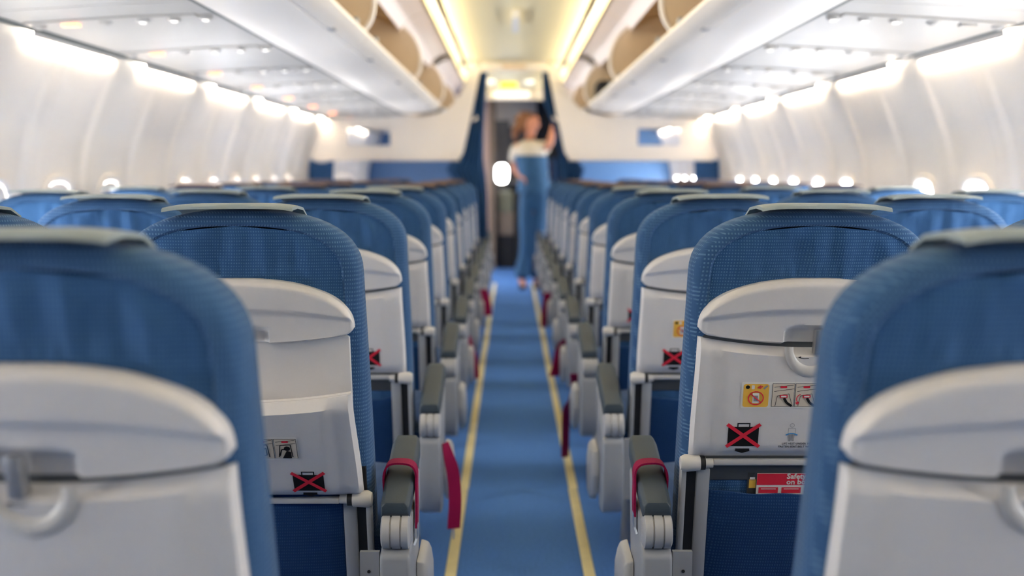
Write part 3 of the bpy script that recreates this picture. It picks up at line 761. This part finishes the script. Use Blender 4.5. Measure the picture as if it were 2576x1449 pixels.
# ------------------------------------------------------------------ class divider hung across the cabin
GLASS = mat('clear_divider_pane', (.95, .97, 1), .05); GLASS.node_tree.nodes['Principled BSDF'].inputs['Transmission Weight'].default_value = 1; GLASS.node_tree.nodes['Principled BSDF'].inputs['IOR'].default_value = 1.02
for s, nm in ((-1, 'left'), (1, 'right')):
    r = thing('class_divider', f'cream hanging cabin divider panel with small window, {nm} of the aisle opening', 'divider', (0, YD, 0))
    wx0, wx1, wz0, wz1 = 1.055, 1.43, .232, .385
    zt = lambda x: 1.0
    top = smooth_line([(.284, .905), (.385, .89), (.415, .76), (.49, .63), (.62, .512), (.80, .482), (1.055, .478)], 4)
    inner = [(.284, .905), (.300, .82), (.36, .52), (.42, .25), (.437, .175), (.458, .140), (.500, .124)]
    m = MB(); P = []
    poly = [(x, z) for x, z in top]+[(wx0, wz1), (wx0, wz0), (wx0, .124), (.500, .124)]+inner[-2:0:-1]
    def slab(poly):
        q = [(s*x, zc(z)) for x, z in poly]; m.rings([[(x, y, z) for x, z in q] for y in (0, .03)])
    slab(poly)
    slab([(wx0, wz1), (wx0, .478), (wx1, .468), (wx1, wz1)])
    slab([(wx0, .124), (wx0, wz0), (wx1, wz0), (wx1, .124)])
    slab([(wx1, .124), (wx1, .468), (1.57, .462), (1.62, .40), (wall_x(.3)-.03, .3), (wall_x(.2)-.03, .2), (wall_x(.124)-.03, .124)])
    m.build('panel', DIVM, r)
    m = MB(); m.tube([(s*.47, .015, zc(.124)), (s*1.72, .015, zc(.124))], .020, 10); m.build('bottom_rail', DIVM, r, smooth=60)
    m = MB()
    for a_, b_ in (((wx0, wz0), (wx1, wz0)), ((wx0, wz1), (wx1, wz1)), ((wx0, wz0), (wx0, wz1)), ((wx1, wz0), (wx1, wz1))): m.tube([(s*a_[0], -.002, zc(a_[1])), (s*b_[0], -.002, zc(b_[1]))], .008, 6)
    f = m.build('window_frame', DIVM, r, smooth=60)
    m = MB(); m.box(s*wx0, s*wx1, .012, .016, zc(wz0), zc(wz1)); m.build('pane', GLASS, f)
    # gathered fabric below the outer end
    m = MB(); n = 40
    R = []
    for i in range(n+1):
        u = i/n; x = 1.555+.21*u; y = .02+.02*math.sin(u*24)
        top_ = .12-.03*math.sin(u*pi)*(1 if s < 0 else .2); R.append([(s*x, y, zc(top_)), (s*(x+.012), y*1.2, zc(-.10)), (s*(x+.014-.02*u), y, zc(-.35))])
    m.rings(R, 0, False, False, False); m.rings([[(x, y+.006, z) for x, y, z in q] for q in R], 0, False, False, False)
    tag(m.build('side_curtain', CURT, smooth=60, loc=(0, YD+.03, 0)), f'short blue curtain below the outer end of the divider beside the {nm} wall', 'curtain')
m = MB(); q = [(-.40, .885), (-.284, .905), (-.284, .862), (.284, .862), (.284, .905), (.40, .885), (.41, .96), (-.41, .96)]
m = MB(); m.box(-.282, .282, 0, .06, zc(.864), zc(.94)); tag(m.build('doorway_header', DIVM, bevel=.01, loc=(0, YD-.01, 0)), 'cream header beam above the aisle opening between the divider panels', 'beam')
m = MB(); m.box(-.10, .10, 0, .008, zc(.882), zc(.912)); tag(m.build('header_sign', mat('peach_sign', (.80, .60, .40), .5), bevel=.002, loc=(0, YD-.019, 0)), 'small peach coloured sign on the header above the aisle opening', 'sign')
def curtain(s, inner, outer, label):
    """pleated cloth: inner and outer edge as lists of (z, x)"""
    def at(L_, z):
        for (za, xa), (zb, xb) in zip(L_, L_[1:]):
            if zb <= z <= za: return xa+(xb-xa)*(za-z)/(za-zb)
        return L_[-1][1]
    R = []; n = 90
    for zi in range(25):
        z = .862-(.862+1.13)*zi/24; a_, b_ = at(inner, z), at(outer, z)
        R.append([(s*(a_+(b_-a_)*i/n), .025*math.sin(i/n*2*pi*6.5+.3*math.sin(z*3)), zc(z)) for i in range(n+1)])
    m = MB(); m.rings(R, 0, False, False, False); m.rings([[(x, y+.005, z) for x, y, z in q] for q in R], 0, False, False, False)
    t = thing('aisle_curtain', label, 'curtain', (0, YD+.087, 0), 'divider curtains'); m.build('cloth', CURT, t, smooth=70)
    m = MB(); z = .48; m.tube([(s*(at(outer, z)-.05), -.040, zc(z)), (s*(at(outer, z)-.03), -.045, zc(z-.02)), (s*(at(outer, z)-.015), -.035, zc(z-.03))], .012, 8)
    m.build('tieback', DIVM, t, smooth=60)
curtain(-1, [(.87, .225), (.4, .262), (.12, .265), (-.1, .235), (-1.2, .215)], [(.87, .33), (.5, .36), (.18, .46), (.05, .60), (-.10, .50), (-.4, .40), (-1.2, .42)], 'blue pleated curtain on the left of the aisle opening under the header')
curtain(1, [(.87, .24), (.62, .25), (.40, .34), (.12, .40), (-.05, .42), (-1.2, .43)], [(.87, .33), (.5, .38), (.18, .48), (.05, .62), (-.10, .56), (-.4, .50), (-1.2, .50)], 'blue pleated curtain on the right of the aisle opening under the header')

# ------------------------------------------------------------------ front bulkhead, vestibule and galley
for s, nm in ((-1, 'left'), (1, 'right')):
    m = MB(); x0 = .62
    yb = YBL if s < 0 else YB; m.box(s*(.74 if s < 0 else x0), s*1.82, yb, yb+.03, 0, zc(.50)); m.build('wall_front_%s' % nm, BULK, kind='structure')
    m = MB(); m.box(s*.52, s*1.82, yb+.005, yb+.03, zc(.50), zc(1.05)); m.build('trim_%d' % (7 if s < 0 else 8), DIVM, kind='structure')
    m = MB(); m.box(s*(.72 if s < 0 else .60), s*(.75 if s < 0 else .63), yb+.03, 13.5, 0, zc(1.05)); m.build('wall_vestibule_%s' % nm, GALW if s < 0 else CURT, kind='structure')
m = MB(); m.box(-.52, .52, YB+.005, YB+.03, zc(.82), zc(1.05)); m.build('trim_9', DIVM, kind='structure')
m = MB(); m.box(-.75, .63, 13.5, 13.53, 0, zc(1.1)); m.build('wall_nose', GREYD, kind='structure')
m = MB(); m.box(-.75, .62, YB+.03, 13.5, zc(.96), zc(.98)); m.build('ceiling_vestibule', DIVM, kind='structure')
t = thing('header_light', 'bright white light box on the header beyond the aisle opening', 'light', (0, YB-.06, zc(.80)))
m = MB(); m.box(-.24, .20, .015, .06, .02, .125); m.build('housing', DIVM, t, bevel=.008)
m = MB(); m.box(-.22, .18, .005, .0145, .045, .105); m.build('diffuser', E_LAMP, t)
t = thing('exit_sign', 'lit yellow sign box under the ceiling beyond the aisle opening', 'sign', (-.05, 10.35, zc(.845)))
m = MB(); m.box(-.11, .11, 0, .05, 0, .10); m.build('housing', DIVM, t, bevel=.006)
m = MB(); m.box(-.085, .085, -.006, -.0005, .018, .082); m.build('face', E_EXIT, t, bevel=.002)
for x, nm in ((-.235, 'left'), (.16, 'right')):
    m = MB(); n = 20; m.rings([[(rr*math.cos(2*pi*k/n), rr*math.sin(2*pi*k/n), zz) for k in range(n)] for rr, zz in ((.05, .02), (.05, .0), (.04, -.014), (.015, -.02))])
    tag(m.build('round_lamp', E_LAMP, smooth=50, loc=(x, 10.2, zc(.915))), f'round ceiling lamp {nm} of the yellow sign beyond the aisle opening', 'lamp')
t = thing('galley_unit', 'dark grey galley unit with cream top cabinet at the end of the aisle', 'galley', (0, 12.6, 0))
m = MB(); m.box(-.22, .30, .30, .88, 0, 1.02); m.build('body', GREYD, t, bevel=.01)
m = MB(); m.box(-.24, .32, .26, .88, 1.02, 1.05); m.build('worktop', STEEL, t, bevel=.005)
m = MB(); m.box(-.22, .30, .30, .88, 1.75, 2.08); m.build('top_cabinet', GALW, t, bevel=.01)
m = MB(); m.box(-.22, .30, .52, .88, 1.36, 1.75); m.build('oven_bay', GREYD, t, bevel=.01)
for i, x in enumerate((-.21, .05)):
    m = MB(); m.box(x, x+.24, .285, .30, .12, .98); d = m.build('cart_door', BLACKC if i == 0 else GREYD, t, bevel=.01)
    m = MB(); m.box(x+.06, x+.18, .262, .284, .90, .925); m.build('handle', STEEL, d, bevel=.004)
for x, c, nm, h in ((-.17, WHITE, 'white jug', .16), (-.05, STEEL, 'steel pot', .18), (.06, GALB, 'brown box', .12)):
    m = MB(); n = 16
    if 'box' in nm: m.box(-.05, .05, -.04, .04, 0, h)
    else: m.rings([[(rr*math.cos(2*pi*k/n), rr*math.sin(2*pi*k/n), zz*h) for k in range(n)] for rr, zz in ((.04, 0), (.048, .05), (.045, .6), (.032, .9), (.034, 1))])
    tag(m.build(nm.replace(' ', '_'), c, smooth=50, loc=(x, 13.02, 1.05)), f'small {nm} standing on the steel galley worktop', nm.split()[1])
m = MB(); m.box(-.275, -.220, 12.0, 12.06, 0, zc(.96)); m.build('trim_10', GALB, kind='structure')
m = MB(); m.box(-.72, -.285, 12.02, 12.06, 0, zc(.96)); m.build('trim_11', mat('rose_beige_panel', (.52, .36, .30), .5), kind='structure')
t = thing('entry_door', 'pale entry door with a bright daylight window beside the galley', 'door', (-.14, 12.40, 0))
m = MB(); m.box(-.095, .10, 0, .05, .02, 1.80); m.build('panel', GREYD, t, bevel=.015)
m = MB(); n = 28; ov = lambda a_, b_, y: [(a_*math.copysign(abs(math.cos(2*pi*k/n))**.6, math.cos(2*pi*k/n)), y, 1.145+b_*math.copysign(abs(math.sin(2*pi*k/n))**.6, math.sin(2*pi*k/n))) for k in range(n)]
m.rings([ov(.085, .125, 0), ov(.08, .12, -.008), ov(.07, .11, -.008)], 0, False, False); m.build('window_frame', GALW, t, smooth=60)
m = MB(); m.rings([ov(.07, .11, -.004), ov(.01, .01, -.004)], 0, False, True); m.build('window_pane', E_DOOR, t)
t = thing('jump_seat', 'folded wall seat with red harness on the right vestibule wall', 'seat', (.595, 13.0, 0))
m = MB(); m.box(-.10, 0, 0, .42, .45, 1.35); m.build('backrest', BULK, t, bevel=.03)
for y in (.10, .30):
    m = MB(); m.ribbon([(-.106, y, 1.30), (-.108, y, 1.1), (-.106, y+.02, .80)], (0, .05, 0), .002); m.build('harness', RED, t)

# ------------------------------------------------------------------ cabin attendant
def skin(name, verts, edges, rad, m, parent, sub=2, root=0):
    me = bpy.data.meshes.new(name); me.from_pydata(verts, edges, []); o = link(name, me)
    md = o.modifiers.new('s', 'SKIN'); md.use_smooth_shade = True
    for i, v in enumerate(me.skin_vertices[0].data):
        r = rad[i]; v.radius = r if isinstance(r, tuple) else (r, r); v.use_root = (i == root)
    ms = o.modifiers.new('u', 'SUBSURF'); ms.levels = ms.render_levels = sub
    dg = bpy.context.evaluated_depsgraph_get()
    m2 = bpy.data.meshes.new_from_object(o.evaluated_get(dg)); m2.name = name
    bpy.data.objects.remove(o); bpy.data.meshes.remove(me)
    m2.materials.clear(); m2.materials.append(m)
    m2.polygons.foreach_set('use_smooth', [True]*len(m2.polygons))
    return link(name, m2, parent)
class SK:
    def __init__(s): s.v = []; s.e = []; s.r = []
    def chain(s, pts, start=None):
        prev = start
        for x, y, z, r in pts:
            s.v.append((x, y, z)); s.r.append(r); i = len(s.v)-1
            if prev is not None: s.e.append((prev, i))
            prev = i
        return prev
person = thing('person', 'person in cream blouse and blue uniform standing at the aisle end, arm raised', 'person', (.155, 10.0, 0))
b = SK(); b.chain([(.05, 0, .98, (.125, .115))])
sp_ = b.chain([(.045, 0, 1.10, (.110, .10)), (.03, 0, 1.25, (.115, .105)), (.01, 0, 1.38, (.118, .10)), (.0, 0, 1.455, (.07, .06)), (.008, 0, 1.51, .047), (.015, 0, 1.555, .050)], 0)
ch = b.chain([(.022, 0, 1.60, (.070, .068)), (.02, 0, 1.66, (.080, .085)), (.012, 0, 1.715, (.072, .075)), (.008, 0, 1.745, .04)], sp_)
hd = len(b.v)-4
b.chain([(.085, -.004, 1.625, .024), (.108, -.005, 1.618, .012)], hd)       # nose side of the face: turned to the right
def hand(b, i, p, d, up, side):
    """five fingers leaving a palm"""
    d = Vector(d).normalized(); up = Vector(up).normalized(); sd = d.cross(up).normalized()*side
    p = Vector(p); palm = p+d*.05
    k = b.chain([(*palm, (.036, .016))], i)
    for q, ln in ((-.030, .060), (-.010, .075), (.010, .080), (.028, .068)):
        a0 = palm+d*.042+sd*q; a1 = a0+d*ln*.5+up*.004; a2 = a0+d*ln*.85-up*.018
        b.chain([(*a0, .0095), (*a1, .0088), (*a2, .0075)], k)
    a0 = p+d*.02+sd*.042; b.chain([(*(p+d*.025+sd*.030), .0125), (*(a0+d*.028+sd*.012), .0105), (*(a0+d*.055-up*.012), .0085)], i)
# raised arm on the right, other arm bent down at the side
c = 3
e1 = b.chain([(.115, -.01, 1.42, .048), (.175, -.06, 1.40, .042), (.200, -.09, 1.44, .040), (.225, -.07, 1.53, .034), (.238, -.05, 1.60, .025)], c)
hand(b, e1, (.238, -.05, 1.60), (.10, .05, 1), (1, 0, 0), 1)
e2 = b.chain([(-.115, .0, 1.41, .048), (-.140, .04, 1.32, .040), (-.150, .09, 1.22, .038), (-.125, .03, 1.17, .032), (-.105, -.02, 1.14, .024)], c)
hand(b, e2, (-.105, -.02, 1.14), (.5, -.7, -.5), (1, 0, .5), -1)
for x0, x1, x2, y2 in ((.00, -.02, -.075, -.02), (.11, .09, .07, .03)):
    l = b.chain([(x0-.01, 0, .88, (.085, .09)), (x0-.02, 0, .70, .075), (x1, -.01, .50, .055), (x1-.01, .01, .36, .055), (x2, y2, .12, .034), (x2, y2, .07, .036), (x2+.02, y2-.08, .045, (.034, .022)), (x2+.03, y2-.15, .035, (.030, .016))], 0)
skin('body', b.v, b.e, b.r, SKIN, person)
def torso(rows):
    return [[(cx+rx*math.cos(2*pi*k/20), ry_*math.sin(2*pi*k/20), z) for k in range(20)] for cx, z, rx, ry_ in rows]
m = MB(); m.rings(torso([(.032, 1.22, .142, .135), (.028, 1.26, .148, .140), (.015, 1.34, .158, .140), (.008, 1.40, .155, .130), (.002, 1.445, .115, .105), (.002, 1.475, .070, .075)]), 0, False, False)
for pts in ([(.11, -.005, 1.41), (.145, -.03, 1.405), (.172, -.058, 1.40)], [(-.11, 0, 1.41), (-.135, .03, 1.35), (-.146, .07, 1.29)]): m.tube(pts, [.062, .062, .058], 14)
m.build('blouse', BLOUSE, person, smooth=70)
m = MB(); m.rings(torso([(.05, .96, .172, .150), (.05, 1.03, .165, .145), (.045, 1.11, .150, .138), (.035, 1.20, .154, .142), (.022, 1.29, .164, .148), (.018, 1.325, .160, .145)]), 0, False, False); m.build('waistcoat', UNIF, person, smooth=70)
b = SK(); b.chain([(.05, 0, 1.05, (.140, .135)), (.05, 0, .95, (.150, .135))])
for x0, x1, x2, y2 in ((.00, -.02, -.075, -.02), (.11, .09, .07, .03)):
    b.chain([(x0-.005, 0, .84, (.098, .102)), (x0-.02, 0, .68, .090), (x1, -.01, .50, .074), (x1-.01, .0, .34, .074), (x2+.01, y2, .17, .082), (x2+.005, y2-.01, .085, .092)], 1)
skin('trousers', b.v, b.e, b.r, UNIF, person)
b = SK(); b.chain([(-.022, .0, 1.665, (.078, .085)), (-.012, .0, 1.725, (.083, .085)), (.0, 0, 1.757, .055)]); b.chain([(-.075, .015, 1.63, (.06, .07)), (-.125, .02, 1.60, .052), (-.145, .02, 1.54, .036), (-.14, .02, 1.48, .015)], 0)
skin('hair', b.v, b.e, b.r, HAIR, person)
for x2, y2 in ((-.075, -.02), (.07, .03)):
    m = MB(); R = []
    for k in range(9):
        u = k/8; w = .040*(1-.55*abs(u-.45)**1.5); y = y2+.045-.24*u; h0 = .055*(1-ss(.0, .55, u))
        R.append([(x2+.012+w*math.cos(2*pi*i/12)*(.9 if u in (0, 1) else 1), y, max(h0+.002, h0+.018+.020*math.sin(2*pi*i/12))) for i in range(12)])
    m.rings(R); m.box(x2-.004, x2+.028, y2+.02, y2+.045, .0, .05); m.build('shoe', SHOE, person, smooth=50)

for x, z, rr, lab in ((.404, 1.316, .055, 'round white wall phone on the end wall beyond the standing person'), (.45, 1.135, .045, 'small white round holder below the wall phone on the end wall')):
    m = MB(); n = 18; m.rings([[(q*math.cos(2*pi*k/n), y, q*math.sin(2*pi*k/n)) for k in range(n)] for q, y in ((rr, 0), (rr, -.025), (rr*.8, -.04))])
    tag(m.build('wall_phone' if rr > .05 else 'wall_holder', WHITE, smooth=40, loc=(x, 13.499, z)), lab, 'phone' if rr > .05 else 'holder')
m = MB(); m.box(-.45, .45, 0, .25, 0, .02); tag(m.build('added_vestibule_light', E_LAMP, bevel=.004, loc=(0, 12.1, zc(.938))), 'added unseen ceiling light brightening the vestibule beyond the header', 'light')  # light panel added out of sight behind the header to lift the vestibule

for z0, z1, x0, x1, mt, nm, lab in ((0, .40, -.19, .03, BLACKC, 'black_crate', 'black crate on the floor under the other boxes beside the entry door'),
                                    (.402, .68, -.18, .01, GALB, 'brown_box', 'brown supply box stacked on the black crate beside the entry door'),
                                    (.682, .93, -.17, .00, mat('olive_box', (.20, .19, .12), .7), 'olive_box', 'olive supply box on top of the stack beside the entry door')):
    m = MB(); m.box(x0, x1, 0, .26, z0, z1); m.box(x0-.006, x1+.006, -.006, .266, z1-.05, z1-.012); tag(m.build(nm, mt, bevel=.006, loc=(0, 12.10, 0)), lab, 'box')
